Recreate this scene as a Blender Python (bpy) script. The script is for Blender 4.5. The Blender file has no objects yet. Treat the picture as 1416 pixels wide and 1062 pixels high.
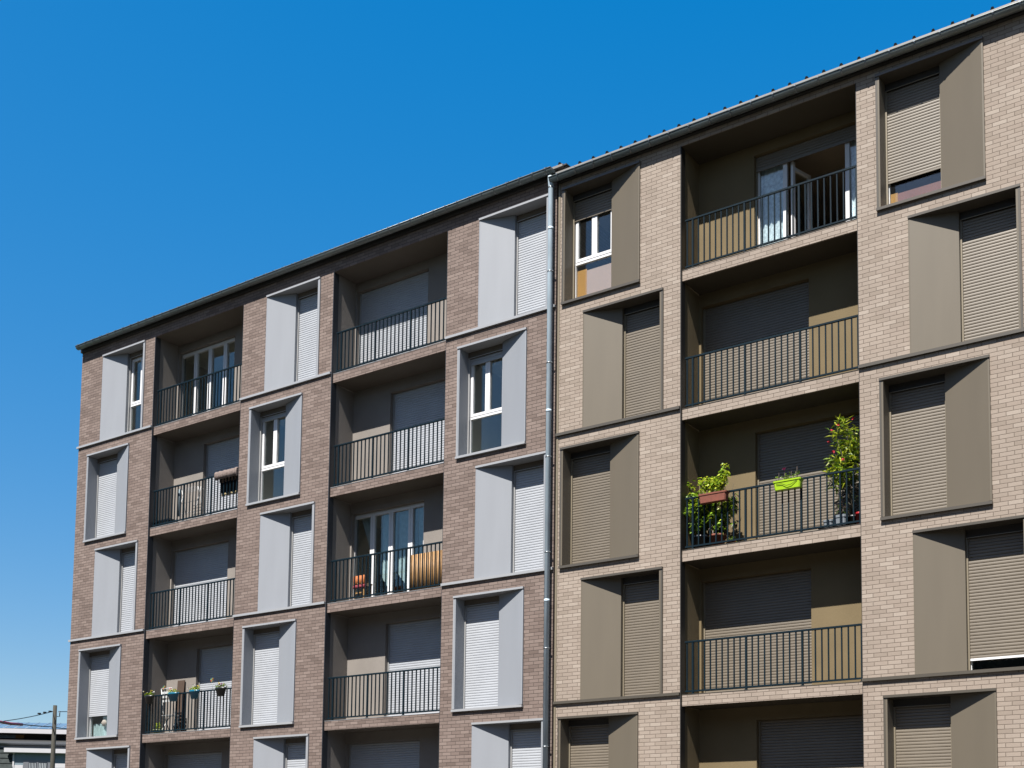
import bpy, math, random
from mathutils import Vector
R = math.radians
random.seed(7)
SC = bpy.context.scene
COL = SC.collection

# ------------------------------------------------------------------ camera, sky, sun, exposure
cam_d = bpy.data.cameras.new("camera")
cam = bpy.data.objects.new("camera", cam_d); COL.objects.link(cam); SC.camera = cam
cam_d.sensor_width = 36.0
cam_d.lens = 1699.1 / 1416 * 36.0
cam_d.shift_y = (1041.9 - 531.0) / 1416
cam_d.clip_start = 0.1; cam_d.clip_end = 4000
def cam_matrix(yaw, pitch, roll, loc):
    from mathutils import Matrix
    fwd = Vector((-math.sin(yaw)*math.cos(pitch), math.cos(yaw)*math.cos(pitch), math.sin(pitch)))
    right = Vector((math.cos(yaw), math.sin(yaw), 0)); up = right.cross(fwd)
    r2 = math.cos(roll)*right + math.sin(roll)*up
    u2 = -math.sin(roll)*right + math.cos(roll)*up
    m = Matrix.Identity(4)
    for i in range(3):
        m[i][0] = r2[i]; m[i][1] = u2[i]; m[i][2] = -fwd[i]; m[i][3] = loc[i]
    return m
cam.matrix_world = cam_matrix(0.6191, 0.0836, 0.0123, (30.211, -20.767, 1.608))

SUN_AZ = 5.0      # degrees from the facade normal towards +x
SUN_EL = 54.3
w = bpy.data.worlds.new("World"); SC.world = w; w.use_nodes = True
nt = w.node_tree; bg = nt.nodes["Background"]
sky = nt.nodes.new("ShaderNodeTexSky"); sky.sky_type = 'NISHITA'; sky.sun_disc = False
sky.sun_elevation = R(SUN_EL); sky.sun_rotation = R(180 - SUN_AZ)
sky.altitude = 0; sky.air_density = 1.0; sky.dust_density = 1.1; sky.ozone_density = 3.0
hs = nt.nodes.new("ShaderNodeHueSaturation"); hs.inputs["Saturation"].default_value = 3.0; hs.inputs["Hue"].default_value = 0.508
gm = nt.nodes.new("ShaderNodeGamma"); gm.inputs[1].default_value = 0.35
nt.links.new(sky.outputs[0], gm.inputs[0]); nt.links.new(gm.outputs[0], hs.inputs["Color"]); nt.links.new(hs.outputs[0], bg.inputs[0])
bg.inputs[1].default_value = 0.15
sd = bpy.data.lights.new("sun", 'SUN'); sd.energy = 5.0; sd.angle = R(0.5); sd.color = (1.0, 0.955, 0.89)
sun = bpy.data.objects.new("sun", sd); COL.objects.link(sun)
a, e = R(SUN_AZ), R(SUN_EL)
sdir = Vector((math.sin(a)*math.cos(e), -math.cos(a)*math.cos(e), math.sin(e)))
sun.rotation_euler = sdir.to_track_quat('Z', 'Y').to_euler()
sun.location = (20, -20, 40)
SC.view_settings.view_transform = 'Standard'; SC.view_settings.look = 'None'
SC.view_settings.exposure = 1.5; SC.view_settings.gamma = 1.0
try:
    SC.view_settings.use_curve_mapping = False
except Exception: pass

# ------------------------------------------------------------------ materials
MATS = {}
ALB = 0.42     # common scale on the measured colours
def srgb(r, g, b):
    f = lambda c: (c/255/12.92) if c/255 <= 0.04045 else ((c/255+0.055)/1.055)**2.4
    return (f(r), f(g), f(b), 1)
def mat(name, col, rough=0.6, metal=0.0, var=0.0, vscale=8.0, bump=0.0, bscale=60.0, spec=0.5, stretch=None, emit=None):
    col = tuple(c*ALB for c in col[:3])
    m = bpy.data.materials.new(name); m.use_nodes = True; MATS[name] = m
    n = m.node_tree.nodes; l = m.node_tree.links; p = n["Principled BSDF"]
    p.inputs["Base Color"].default_value = (*col[:3], 1)
    p.inputs["Roughness"].default_value = rough; p.inputs["Metallic"].default_value = metal
    p.inputs["Specular IOR Level"].default_value = spec
    tc = n.new("ShaderNodeTexCoord"); mp = n.new("ShaderNodeMapping")
    l.new(tc.outputs["Object"], mp.inputs[0])
    if stretch: mp.inputs["Scale"].default_value = stretch
    if var > 0:
        no = n.new("ShaderNodeTexNoise"); no.inputs["Scale"].default_value = vscale; no.inputs["Detail"].default_value = 5
        l.new(mp.outputs[0], no.inputs["Vector"])
        oi = n.new("ShaderNodeObjectInfo")
        mr = n.new("ShaderNodeMapRange"); mr.inputs[1].default_value = 0.3; mr.inputs[2].default_value = 0.7
        mr.inputs[3].default_value = 1-var; mr.inputs[4].default_value = 1+var
        l.new(no.outputs[0], mr.inputs[0])
        mr2 = n.new("ShaderNodeMapRange"); mr2.inputs[3].default_value = 1-var*0.5; mr2.inputs[4].default_value = 1+var*0.5
        l.new(oi.outputs["Random"], mr2.inputs[0])
        mu = n.new("ShaderNodeMath"); mu.operation = 'MULTIPLY'; l.new(mr.outputs[0], mu.inputs[0]); l.new(mr2.outputs[0], mu.inputs[1])
        vm = n.new("ShaderNodeVectorMath"); vm.operation = 'SCALE'; vm.inputs[0].default_value = col[:3]
        l.new(mu.outputs[0], vm.inputs["Scale"]); l.new(vm.outputs[0], p.inputs["Base Color"])
    if bump > 0:
        nb = n.new("ShaderNodeTexNoise"); nb.inputs["Scale"].default_value = bscale; nb.inputs["Detail"].default_value = 4
        l.new(mp.outputs[0], nb.inputs["Vector"])
        bp = n.new("ShaderNodeBump"); bp.inputs["Strength"].default_value = bump; bp.inputs["Distance"].default_value = 0.01
        l.new(nb.outputs[0], bp.inputs["Height"]); l.new(bp.outputs[0], p.inputs["Normal"])
    return m

def brick_mat(name, tones, mortar, L=0.238, H=0.0752, shift=0.5):
    """long thin clay bricks: own stagger, per-brick tone, recessed mortar"""
    tones = [(*[c*ALB for c in t[:3]], 1) for t in tones]; mortar = (*[c*ALB for c in mortar[:3]], 1)
    m = bpy.data.materials.new(name); m.use_nodes = True; MATS[name] = m
    n = m.node_tree.nodes; l = m.node_tree.links; p = n["Principled BSDF"]
    p.inputs["Roughness"].default_value = 0.85; p.inputs["Specular IOR Level"].default_value = 0.25
    def M(op, a, b=None, c=None):
        q = n.new("ShaderNodeMath"); q.operation = op
        for i, v in enumerate((a, b, c)):
            if v is None: continue
            if isinstance(v, (int, float)): q.inputs[i].default_value = v
            else: l.new(v, q.inputs[i])
        return q.outputs[0]
    tc = n.new("ShaderNodeTexCoord"); sp = n.new("ShaderNodeSeparateXYZ"); l.new(tc.outputs["Object"], sp.inputs[0])
    wob = n.new("ShaderNodeTexNoise"); wob.inputs["Scale"].default_value = 9; l.new(tc.outputs["Object"], wob.inputs["Vector"])
    wv = M('MULTIPLY', M('SUBTRACT', wob.outputs[0], 0.5), 0.006)
    u = M('ADD', sp.outputs[0], sp.outputs[1]); v = M('ADD', sp.outputs[2], wv)
    vr = M('DIVIDE', v, H); row = M('FLOOR', vr)
    wn = n.new("ShaderNodeTexWhiteNoise"); wn.noise_dimensions = '1D'; l.new(row, wn.inputs["W"])
    us = M('ADD', M('DIVIDE', u, L), M('ADD', M('MULTIPLY', row, shift), M('MULTIPLY', wn.outputs["Value"], 0.07)))
    colm = M('FLOOR', us); fu = M('FRACT', us); fv = M('FRACT', vr)
    du = M('MULTIPLY', M('MINIMUM', fu, M('SUBTRACT', 1.0, fu)), L)
    dv = M('MULTIPLY', M('MINIMUM', fv, M('SUBTRACT', 1.0, fv)), H)
    d = M('MINIMUM', du, dv)
    mask = n.new("ShaderNodeMapRange"); mask.inputs[1].default_value = 0.0035; mask.inputs[2].default_value = 0.0065; l.new(d, mask.inputs[0])
    cv = n.new("ShaderNodeCombineXYZ"); l.new(colm, cv.inputs[0]); l.new(row, cv.inputs[1])
    w2 = n.new("ShaderNodeTexWhiteNoise"); w2.noise_dimensions = '3D'; l.new(cv.outputs[0], w2.inputs["Vector"])
    cr = n.new("ShaderNodeValToRGB"); l.new(w2.outputs["Value"], cr.inputs[0])
    cr.color_ramp.elements[0].position = 0; cr.color_ramp.elements[0].color = tones[0]
    cr.color_ramp.elements[1].position = 1; cr.color_ramp.elements[1].color = tones[-1]
    for i, t in enumerate(tones[1:-1]):
        q = cr.color_ramp.elements.new((i+1)/(len(tones)-1)); q.color = t
    big = n.new("ShaderNodeTexNoise"); big.inputs["Scale"].default_value = 0.9; big.inputs["Detail"].default_value = 6; big.inputs["Roughness"].default_value = 0.6
    l.new(tc.outputs["Object"], big.inputs["Vector"])
    fine = n.new("ShaderNodeTexNoise"); fine.inputs["Scale"].default_value = 45; fine.inputs["Detail"].default_value = 3; l.new(tc.outputs["Object"], fine.inputs["Vector"])
    k = M('ADD', M('MULTIPLY', big.outputs[0], 0.34), M('ADD', M('MULTIPLY', fine.outputs[0], 0.22), 0.72))
    vm = n.new("ShaderNodeVectorMath"); vm.operation = 'SCALE'; l.new(cr.outputs[0], vm.inputs[0]); l.new(k, vm.inputs["Scale"])
    mx = n.new("ShaderNodeMix"); mx.data_type = 'RGBA'; l.new(mask.outputs[0], mx.inputs[0])
    mx.inputs[6].default_value = mortar; l.new(vm.outputs[0], mx.inputs[7]); l.new(mx.outputs[2], p.inputs["Base Color"])
    hgt = M('ADD', M('MULTIPLY', mask.outputs[0], 1.0), M('ADD', M('MULTIPLY', w2.outputs["Value"], 0.25), M('MULTIPLY', fine.outputs[0], 0.3)))
    bp = n.new("ShaderNodeBump"); bp.inputs["Strength"].default_value = 0.7; bp.inputs["Distance"].default_value = 0.006
    l.new(hgt, bp.inputs["Height"]); l.new(bp.outputs[0], p.inputs["Normal"])
    return m

def glass_mat(name, tint, refl=0.12):
    m = bpy.data.materials.new(name); m.use_nodes = True; MATS[name] = m
    n = m.node_tree.nodes; l = m.node_tree.links; n.remove(n["Principled BSDF"])
    out = n["Material Output"]; tr = n.new("ShaderNodeBsdfTransparent"); tr.inputs[0].default_value = tint
    gl = n.new("ShaderNodeBsdfGlossy"); gl.inputs["Roughness"].default_value = 0.02; gl.inputs[0].default_value = (0.98, 0.95, 0.88, 1)
    ge = n.new("ShaderNodeNewGeometry"); dt = n.new("ShaderNodeVectorMath"); dt.operation = 'DOT_PRODUCT'
    l.new(ge.outputs["Normal"], dt.inputs[0]); l.new(ge.outputs["Incoming"], dt.inputs[1])
    def M(op, a, b=None, c=None):
        q = n.new("ShaderNodeMath"); q.operation = op
        for i, v in enumerate((a, b, c)):
            if v is None: continue
            if isinstance(v, (int, float)): q.inputs[i].default_value = v
            else: l.new(v, q.inputs[i])
        return q.outputs[0]
    c1 = M('SUBTRACT', 1.0, M('ABSOLUTE', dt.outputs["Value"]))
    fz = M('MULTIPLY_ADD', M('POWER', c1, 4.0), 0.8, refl)      # Schlick-like, same on both faces of the pane
    mm = n.new("ShaderNodeMath"); mm.operation = 'MINIMUM'; mm.inputs[1].default_value = 1.0; l.new(fz, mm.inputs[0])
    nz = n.new("ShaderNodeTexNoise"); nz.inputs["Scale"].default_value = 1.3; tcg = n.new("ShaderNodeTexCoord"); l.new(tcg.outputs["Object"], nz.inputs["Vector"])
    bp = n.new("ShaderNodeBump"); bp.inputs["Strength"].default_value = 0.25; bp.inputs["Distance"].default_value = 0.01
    l.new(nz.outputs[0], bp.inputs["Height"]); l.new(bp.outputs[0], gl.inputs["Normal"])
    mi = n.new("ShaderNodeMixShader"); l.new(mm.outputs[0], mi.inputs[0]); l.new(tr.outputs[0], mi.inputs[1]); l.new(gl.outputs[0], mi.inputs[2])
    l.new(mi.outputs[0], out.inputs[0])
    return m

brick_mat("brick_left", [(.205,.152,.130,1), (.262,.198,.172,1), (.29,.22,.192,1), (.335,.26,.228,1), (.245,.183,.158,1)], (.115,.088,.076,1))
brick_mat("brick_right", [(.385,.315,.258,1), (.44,.362,.30,1), (.475,.395,.33,1), (.42,.342,.283,1), (.53,.45,.38,1)], (.235,.185,.148,1))
mat("metal_left", (.40,.425,.468), 0.5, 0.0, 0.025, 1.2, 0.10, 2.2, spec=0.25, stretch=(3, 3, 0.5))
mat("metal_right", (.20,.17,.128), 0.5, 0.0, 0.03, 1.2, 0.10, 2.2, spec=0.25, stretch=(3, 3, 0.5))
mat("edge_left", (.52,.53,.55), 0.35, 0.1, 0.03, 2)
mat("edge_right", (.135,.118,.094), 0.35, 0.1, 0.03, 2)
mat("trim_left", (.045,.052,.065), 0.5, 0.2)
mat("trim_right", (.035,.032,.028), 0.5, 0.2)
mat("stucco_left", (.35,.315,.285), 0.9, 0, 0.07, 1.8, 0.4, 120, 0.2)
mat("stucco_right", (.25,.19,.105), 0.9, 0, 0.07, 1.8, 0.4, 120, 0.2)
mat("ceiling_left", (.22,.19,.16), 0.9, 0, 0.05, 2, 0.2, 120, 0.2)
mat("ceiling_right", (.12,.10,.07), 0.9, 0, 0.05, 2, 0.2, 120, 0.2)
mat("shutter_left", (.60,.63,.68), 0.45, 0.0, 0.07, 1.5)
mat("shutter_right", (.245,.205,.155), 0.45, 0.0, 0.08, 1.5)
mat("guide_left", (.55,.55,.55), 0.4, 0.1)
mat("guide_right", (.33,.28,.20), 0.4, 0.1)
mat("pvc", (1.15,1.15,1.17), 0.35, 0, 0.02, 3)
mat("railing_metal", (.006,.020,.031), 0.5, 0.0, 0.15, 6, spec=0.1)
mat("zinc", (.29,.33,.325), 0.38, 0.35, 0.22, 2.2, stretch=(0.6, 3, 3))
mat("zinc_bright", (.42,.45,.47), 0.35, 0.7, 0.1, 6)
mat("pipe_zinc", (.74,.90,1.02), 0.45, 0.15, 0.16, 2.5, stretch=(3, 3, 0.7))
mat("roof_sheet", (.33,.31,.29), 0.6, 0.1, 0.1, 2)
mat("roof_rib", (.004,.004,.004), 0.9, 0, spec=0.1)
mat("fascia_dark", (.030,.026,.024), 0.7)
mat("room_wall", (.55,.45,.33), 0.9, 0, 0.1, 1)
mat("room_dark", (.80,.74,.64), 0.9, 0, 0.1, 1)
glass_mat("glass", (.86,.90,.90,1), 0.085)
mat("curtain_teal", (.75,.90,.92), 0.9, 0, 0.15, 10)
mat("curtain_lace", (1.5,1.6,1.7), 0.9, 0, 0.35, 16)
mat("blind_rust", (.50,.17,.12), 0.7, 0, 0.1, 3)
mat("blind_pink", (.95,.62,.52), 0.7, 0, 0.04, 2)
mat("blind_amber", (1.0,.45,.09), 0.7, 0, 0.08, 2)
mat("terracotta", (.30,.075,.038), 0.75, 0, 0.18, 14, 0.2)
mat("lime_plastic", (.50,.80,.015), 0.35)
mat("blue_plastic", (.008,.20,.34), 0.35)
mat("black_plastic", (.012,.012,.014), 0.4)
mat("red_plastic", (.50,.015,.02), 0.35)
mat("grey_plastic", (.24,.28,.32), 0.5, 0, 0.08, 8)
mat("navy_plastic", (.012,.020,.035), 0.4)
mat("green_plastic", (.30,.38,.20), 0.5)
mat("soil", (.03,.02,.015), 1.0, 0, 0.3, 40, 0.6)
mat("leaf", (.40,.66,.035), 0.45, 0, 0.45, 7)
mat("leaf_yellow", (.88,1.0,.07), 0.45, 0, 0.35, 7)
mat("leaf_dark", (.13,.25,.03), 0.5, 0, 0.4, 7)
mat("leaf_dry", (.10,.065,.05), 0.7, 0, 0.4, 7)
mat("stem", (.09,.07,.035), 0.8, 0, 0.2, 20)
mat("flower_red", (.62,.008,.03), 0.6, 0, 0.15, 20)
mat("flower_pink", (.50,.03,.20), 0.6)
mat("flower_white", (.75,.75,.70), 0.6)
mat("flower_yellow", (.75,.55,.03), 0.6)
mat("orange_cloth", (.60,.17,.03), 0.8, 0, 0.1, 20)
mat("crimson_cloth", (.30,.01,.03), 0.8, 0, 0.1, 20)
mat("bamboo", (.55,.31,.12), 0.6, 0, 0.2, 12, 0.4, 30, stretch=(6, 1, .4))
mat("chair_wood", (.42,.24,.08), 0.6, 0, 0.15, 12)
mat("dark_wood", (.075,.040,.022), 0.75, 0, 0.3, 10, 0.5, 40, stretch=(6, 1, .6))
mat("white_paint", (.72,.74,.74), 0.45)
mat("fleece", (.34,.27,.245), 1.0, 0, 0.25, 30, 1.0, 90, 0.1)
mat("black_cloth", (.012,.012,.016), 0.95, 0, 0.2, 20)
mat("ochre_cloth", (.50,.40,.20), 0.9)
mat("pale_cloth", (.62,.66,.70), 0.9, 0, 0.06, 9)
mat("pole_wood", (.038,.034,.021), 0.85, 0, 0.25, 6, 0.4, 30, stretch=(3, 3, .4))
mat("cable", (.012,.012,.014), 0.6)
mat("cable_red", (.55,.01,.06), 0.5)
mat("slate", (.040,.040,.040), 0.8, 0, 0.3, 12, 0.5, 30)
mat("mansard_tile", (.05,.062,.062), 0.8, 0, 0.25, 5, spec=0.15)
mat("white_fascia", (.78,.77,.80), 0.5, 0, 0.03, 2)
mat("grey_gutter", (.30,.31,.34), 0.4, 0.3)
mat("blue_cladding", (.25,.34,.40), 0.6, 0, 0.05, 2)
mat("house_render", (.45,.41,.36), 0.9, 0, 0.1, 2)
mat("orange_brick", (.45,.22,.07), 0.9, 0, 0.2, 14)
mat("glazed_roof", (.22,.32,.42), 0.25, 0.1, 0.05, 2)
mat("ground_paving", (.13,.115,.095), 0.95, 0, 0.12, 0.7, 0.3, 20)
mat("asphalt", (.05,.05,.052), 0.95, 0, 0.15, 1.2, 0.4, 60)
mat("grass", (.06,.10,.025), 1, 0, 0.3, 1.5, 0.6, 20)
mat("kerb_stone", (.35,.34,.32), 0.9, 0, 0.1, 3)
mat("added_block_brick", (.16,.11,.085), 0.9, 0, 0.15, 0.6)
mat("road_paint", (.72,.72,.70), 0.8, 0, 0.1, 6)

for nm in ("leaf", "leaf_yellow", "leaf_dark"):
    n_ = MATS[nm].node_tree.nodes; l_ = MATS[nm].node_tree.links; p_ = n_["Principled BSDF"]
    tl = n_.new("ShaderNodeBsdfTranslucent"); mi_ = n_.new("ShaderNodeMixShader"); mi_.inputs[0].default_value = 0.42
    l_.new(p_.inputs["Base Color"].links[0].from_socket, tl.inputs[0])
    l_.new(p_.outputs[0], mi_.inputs[1]); l_.new(tl.outputs[0], mi_.inputs[2]); l_.new(mi_.outputs[0], n_["Material Output"].inputs[0])
# ------------------------------------------------------------------ mesh collector
class MB:
    def __init__(s): s.v = []; s.f = []; s.m = []; s.sm = []
    def face(s, pts, m=0, smooth=False):
        b = len(s.v); s.v += [tuple(p) for p in pts]; s.f.append(tuple(range(b, b+len(pts)))); s.m.append(m); s.sm.append(smooth)
    def box(s, x0, x1, y0, y1, z0, z1, m=0):
        b = len(s.v)
        s.v += [(x0,y0,z0),(x1,y0,z0),(x1,y1,z0),(x0,y1,z0),(x0,y0,z1),(x1,y0,z1),(x1,y1,z1),(x0,y1,z1)]
        for q in ((0,3,2,1),(4,5,6,7),(0,1,5,4),(1,2,6,5),(2,3,7,6),(3,0,4,7)):
            s.f.append(tuple(b+i for i in q)); s.m.append(m); s.sm.append(False)
        return s
    def prism(s, poly, z0, z1, m=0):      # poly: xy, counter-clockwise
        b = len(s.v); n = len(poly)
        s.v += [(x, y, z0) for x, y in poly] + [(x, y, z1) for x, y in poly]
        s.f.append(tuple(b+i for i in reversed(range(n)))); s.f.append(tuple(b+n+i for i in range(n)))
        s.m += [m, m]; s.sm += [False, False]
        for i in range(n):
            j = (i+1) % n; s.f.append((b+i, b+j, b+n+j, b+n+i)); s.m.append(m); s.sm.append(False)
        return s
    def prism_x(s, poly, x0, x1, m=0, smooth=False):    # poly: (y,z) profile extruded along x
        b = len(s.v); n = len(poly)
        s.v += [(x0, y, z) for y, z in poly] + [(x1, y, z) for y, z in poly]
        s.f.append(tuple(b+i for i in range(n))); s.f.append(tuple(b+n+i for i in reversed(range(n))))
        s.m += [m, m]; s.sm += [False, False]
        for i in range(n):
            j = (i+1) % n; s.f.append((b+i, b+n+i, b+n+j, b+j)); s.m.append(m); s.sm.append(smooth)
        return s
    def rings(s, rings, m=0, cap=True, smooth=True):
        b = len(s.v); k = len(rings[0])
        for r in rings: s.v += [tuple(p) for p in r]
        for i in range(len(rings)-1):
            for j in range(k):
                j2 = (j+1) % k
                s.f.append((b+i*k+j, b+i*k+j2, b+(i+1)*k+j2, b+(i+1)*k+j)); s.m.append(m); s.sm.append(smooth)
        if cap:
            s.f.append(tuple(b+j for j in reversed(range(k)))); s.f.append(tuple(b+(len(rings)-1)*k+j for j in range(k)))
            s.m += [m, m]; s.sm += [False, False]
        return s
    def tube(s, pts, r, n=8, m=0, cap=True):
        pts = [Vector(p) for p in pts]; rr = r if isinstance(r, (list, tuple)) else [r]*len(pts); out = []
        for i, p in enumerate(pts):
            d = (pts[min(i+1, len(pts)-1)] - pts[max(i-1, 0)]).normalized()
            ref = Vector((0, 0, 1)) if abs(d.z) < 0.9 else Vector((0, 1, 0))
            a_ = d.cross(ref).normalized(); b_ = a_.cross(d).normalized()
            out.append([p + rr[i]*(math.cos(2*math.pi*k/n)*a_ + math.sin(2*math.pi*k/n)*b_) for k in range(n)])
        return s.rings(out, m, cap)
    def lathe(s, cx, cy, prof, n=20, m=0, cap=False):
        return s.rings([[(cx+r*math.cos(2*math.pi*k/n), cy+r*math.sin(2*math.pi*k/n), z) for k in range(n)] for r, z in prof], m, cap)
    def data(s, name, mats):
        me = bpy.data.meshes.new(name); me.from_pydata(s.v, [], s.f)
        for q in (mats if isinstance(mats, (list, tuple)) else [mats]): me.materials.append(MATS[q])
        me.polygons.foreach_set("material_index", s.m); me.polygons.foreach_set("use_smooth", s.sm); me.update()
        return me
    def build(s, name, mats, parent=None, loc=(0, 0, 0)):
        return link(name, s.data(name, mats), parent, loc)
def link(name, me, parent=None, loc=(0, 0, 0)):
    o = bpy.data.objects.new(name, me); COL.objects.link(o); o.parent = parent; o.location = loc
    return o
def tag(o, label=None, cat=None, group=None, kind=None):
    if label: o["label"] = label
    if cat: o["category"] = cat
    if group: o["group"] = group
    if kind: o["kind"] = kind
    return o
def empty(name, loc, label, cat, group=None):
    o = bpy.data.objects.new(name, None); COL.objects.link(o); o.location = loc; o.empty_display_size = 0.3
    return tag(o, label, cat, group)

# ------------------------------------------------------------------ ground
m = MB(); m.box(-600, 600, -600, 600, -0.6, 0.0); tag(m.build("ground", "grass"), kind="structure")
m = MB(); m.box(-60, 90, -16, -0.2, -0.3, 0.12); tag(m.build("pavement", "ground_paving"), kind="structure")
m = MB(); m.box(-120, 120, -30, -16.15, -0.3, 0.004); tag(m.build("road", "asphalt"), kind="structure")
m = MB(); m.box(-60, 90, -16.15, -16.0, -0.3, 0.13); tag(m.build("kerb", "kerb_stone"), kind="structure")
m = MB()
for i in range(-30, 30): m.box(i*4.0, i*4.0+2.0, -23.06, -22.94, -0.1, 0.008)
tag(m.build("road_marking", "road_paint"), kind="structure")

OB = empty("apartment_building", (20, -58, 0), "long dark block across the road, unseen behind the viewer, added to cut low sky light and mirror in the window panes", "building")  # unseen block, added and sized to cut low sky light and shape reflections
m = MB(); m.box(-70, 80, -8, 8, 0, 16.5); m.build("wall", "added_block_brick", OB)  # body of the added unseen block
m = MB(); m.prism([(-71, -9), (81, -9), (81, 9), (-71, 9)], 16.5, 17.1); m.build("roof", "slate", OB)  # top of the added unseen block
for f in range(5):
    m = MB(); m.box(-68, 78, 8.0, 8.05, 1.6+f*3.0, 3.2+f*3.0); m.build("added_block_window", "navy_plastic", OB)
# ------------------------------------------------------------------ apartment buildings
FZ = 12.9                 # slab level of the top flat
FL = [FZ - 2.8*i for i in range(5)]          # floors 1 (top) .. 5
H = 2.54; WID = 1.86
SLAT = 0.055
def shutter_mesh(width, height, thick=0.0):
    """slatted roller shutter hanging down from z=0 to -height, front at y=0"""
    m = MB(); z = 0.0; prof = []
    n = max(1, int(round(height/SLAT))); h = height/n
    b = 0
    for i in range(n):
        zt = -i*h; zb = zt-h
        rows = [(0.003, zt), (-0.006, zt-0.12*h), (-0.009, zt-0.5*h), (-0.007, zt-0.88*h), (0.003, zb)]
        for (y0, z0), (y1, z1) in zip(rows, rows[1:]):
            m.face([(0, y0, z0), (0, y1, z1), (width, y1, z1), (width, y0, z0)])
    m.box(0, width, -0.012, 0.01, -height-0.03, -height+0.001)
    return m
def sash_mesh(width, height, kind):
    """white window frame, origin bottom left, front at y=0"""
    m = MB(); t = 0.055
    def fr(x0, x1, z0, z1, t=0.05, y0=0.0, y1=0.06):
        m.box(x0, x0+t, y0, y1, z0, z1); m.box(x1-t, x1, y0, y1, z0, z1)
        m.box(x0+t, x1-t, y0, y1, z0, z0+t); m.box(x0+t, x1-t, y0, y1, z1-t, z1)
    if kind == 'window':            # two tall casements over a fixed lower light
        zt = 0.92
        fr(0, width, 0, height, 0.035, 0.0, 0.07)
        m.box(0.035, width-0.035, -0.004, 0.066, zt, zt+0.055)
        fr(0.037, width/2-0.002, zt+0.057, height-0.037, 0.06, -0.012, 0.05)
        fr(width/2+0.002, width-0.037, zt+0.057, height-0.037, 0.06, -0.012, 0.05)
    else:                           # four-leaf balcony door
        m.box(0, width, 0, 0.07, 0, 0.03); m.box(0, width, 0, 0.07, height-0.03, height); m.box(width-0.03, width, 0, 0.07, 0.03, height-0.03); m.box(-0.05, -0.01, 0, 0.07, 0.03, height-0.03)
        xs = [-0.05, 0.57, 1.155, 1.765, width-0.03]
        for i in range(4): fr(xs[i]+0.004, xs[i+1]-0.004, 0.032, height-0.032, 0.062, -0.014, 0.05)
    return m
def room(parent, x0, x1, y0, y1, z0, z1, mt="room_wall", name="room"):
    m = MB()
    m.face([(x0,y1,z0),(x1,y1,z0),(x1,y1,z1),(x0,y1,z1)])
    m.face([(x0,y0,z0),(x0,y1,z0),(x0,y1,z1),(x0,y0,z1)])
    m.face([(x1,y1,z0),(x1,y0,z0),(x1,y0,z1),(x1,y1,z1)])
    m.face([(x0,y0,z1),(x0,y1,z1),(x1,y1,z1),(x1,y0,z1)])
    m.face([(x0,y1,z0),(x0,y0,z0),(x1,y0,z0),(x1,y1,z0)])
    return m.build(name, mt, parent, tuple(-Vector(parent.location)) if parent.parent is None else (0,0,0))
def curtain(parent, name, x0, x1, y, ztop, zbot, mt, loc, folds=None, tied=None, point=False):
    """hanging cloth with vertical folds; zbot may dip to a point in the middle"""
    m = MB(); nx = 26; nz = 14; g = []
    folds = folds or max(3, int((x1-x0)/0.07))
    for j in range(nz+1):
        t = j/nz; row = []
        for i in range(nx+1):
            s = i/nx
            zb = zbot - (0.32*(1-abs(2*s-1)) if point else 0)
            z = ztop + (zb-ztop)*t
            x = x0 + (x1-x0)*s
            if tied is not None:
                x = x*(1-t**0.9*0.86) + tied*t**0.9*0.86
            row.append((x, y+0.018*math.sin(s*folds*2*math.pi)+0.006*math.sin(s*31), z))
        g.append(row)
    b = len(m.v)
    for r in g: m.v += r
    for j in range(nz):
        for i in range(nx):
            q = b+j*(nx+1)+i; m.f.append((q, q+nx+1, q+nx+2, q+1)); m.m.append(0); m.sm.append(True)
    return m.build(name, mt, parent, loc)

CACHE = {}
def surround(kind, side, pier_band):
    """metal window surround: local x 0..WID, z 0..H, y=0 wall face. kind Q: straight jamb left, splay right; P mirrored"""
    key = (kind, side)
    if key in CACHE: return CACHE[key]
    m = MB()
    def bx(x0, x1, y0, y1, z0, z1, mi=0):
        if kind == 'P': x0, x1 = WID-x1, WID-x0
        m.box(x0, x1, y0, y1, z0, z1, mi)
    def pr(poly, z0, z1, mi=0):
        if kind == 'P': poly = [(WID-x, y) for x, y in reversed(poly)]
        m.prism(poly, z0, z1, mi)
    zt = H-0.045; zb = 0.062
    bx(0.0, WID, -0.056, 0.34, zt, H, 1)                         # head board
    bx(0.0, 0.035, -0.038, 0.0, zb, zt-0.001, 1)                       # outer edge, straight side
    pr([(0.036, -0.036), (0.070, -0.036), (0.070, 0.34), (0.036, 0.34)], zb, zt-0.001, 0)   # straight jamb
    pr([(WID-0.002, -0.036), (WID-0.002, 0.02), (1.085, 0.24), (1.085, 0.34), (1.062, 0.34), (1.062, 0.205), (WID-0.028, -0.036)][::1], zb, zt-0.001, 0)
    bx(0.071, 1.061, 0.27, 0.345, zt-0.13, zt-0.001, 2)            # shutter box, its shade put in as a darker colour
    bx(0.071, 1.061, 0.262, 0.269, zt-0.142, zt-0.128, 3)
    bx(0.071, 0.098, 0.285, 0.345, zb, zt-0.131, 3)              # guide rails
    bx(1.034, 1.061, 0.285, 0.345, zb, zt-0.131, 3)
    if kind == 'Q':
        m.box(-0.004, WID+0.004, -0.062, 0.0, 0.0, 0.05, 1)
        m.box(0.036, WID-0.03, 0.0, 0.345, 0.02, zb-0.002, 0)
    else:
        m.box(0.03, WID-0.036, 0.0, 0.345, 0.02, zb-0.002, 0)
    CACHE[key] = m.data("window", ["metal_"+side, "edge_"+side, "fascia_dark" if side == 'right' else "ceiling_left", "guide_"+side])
    return CACHE[key]
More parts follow.
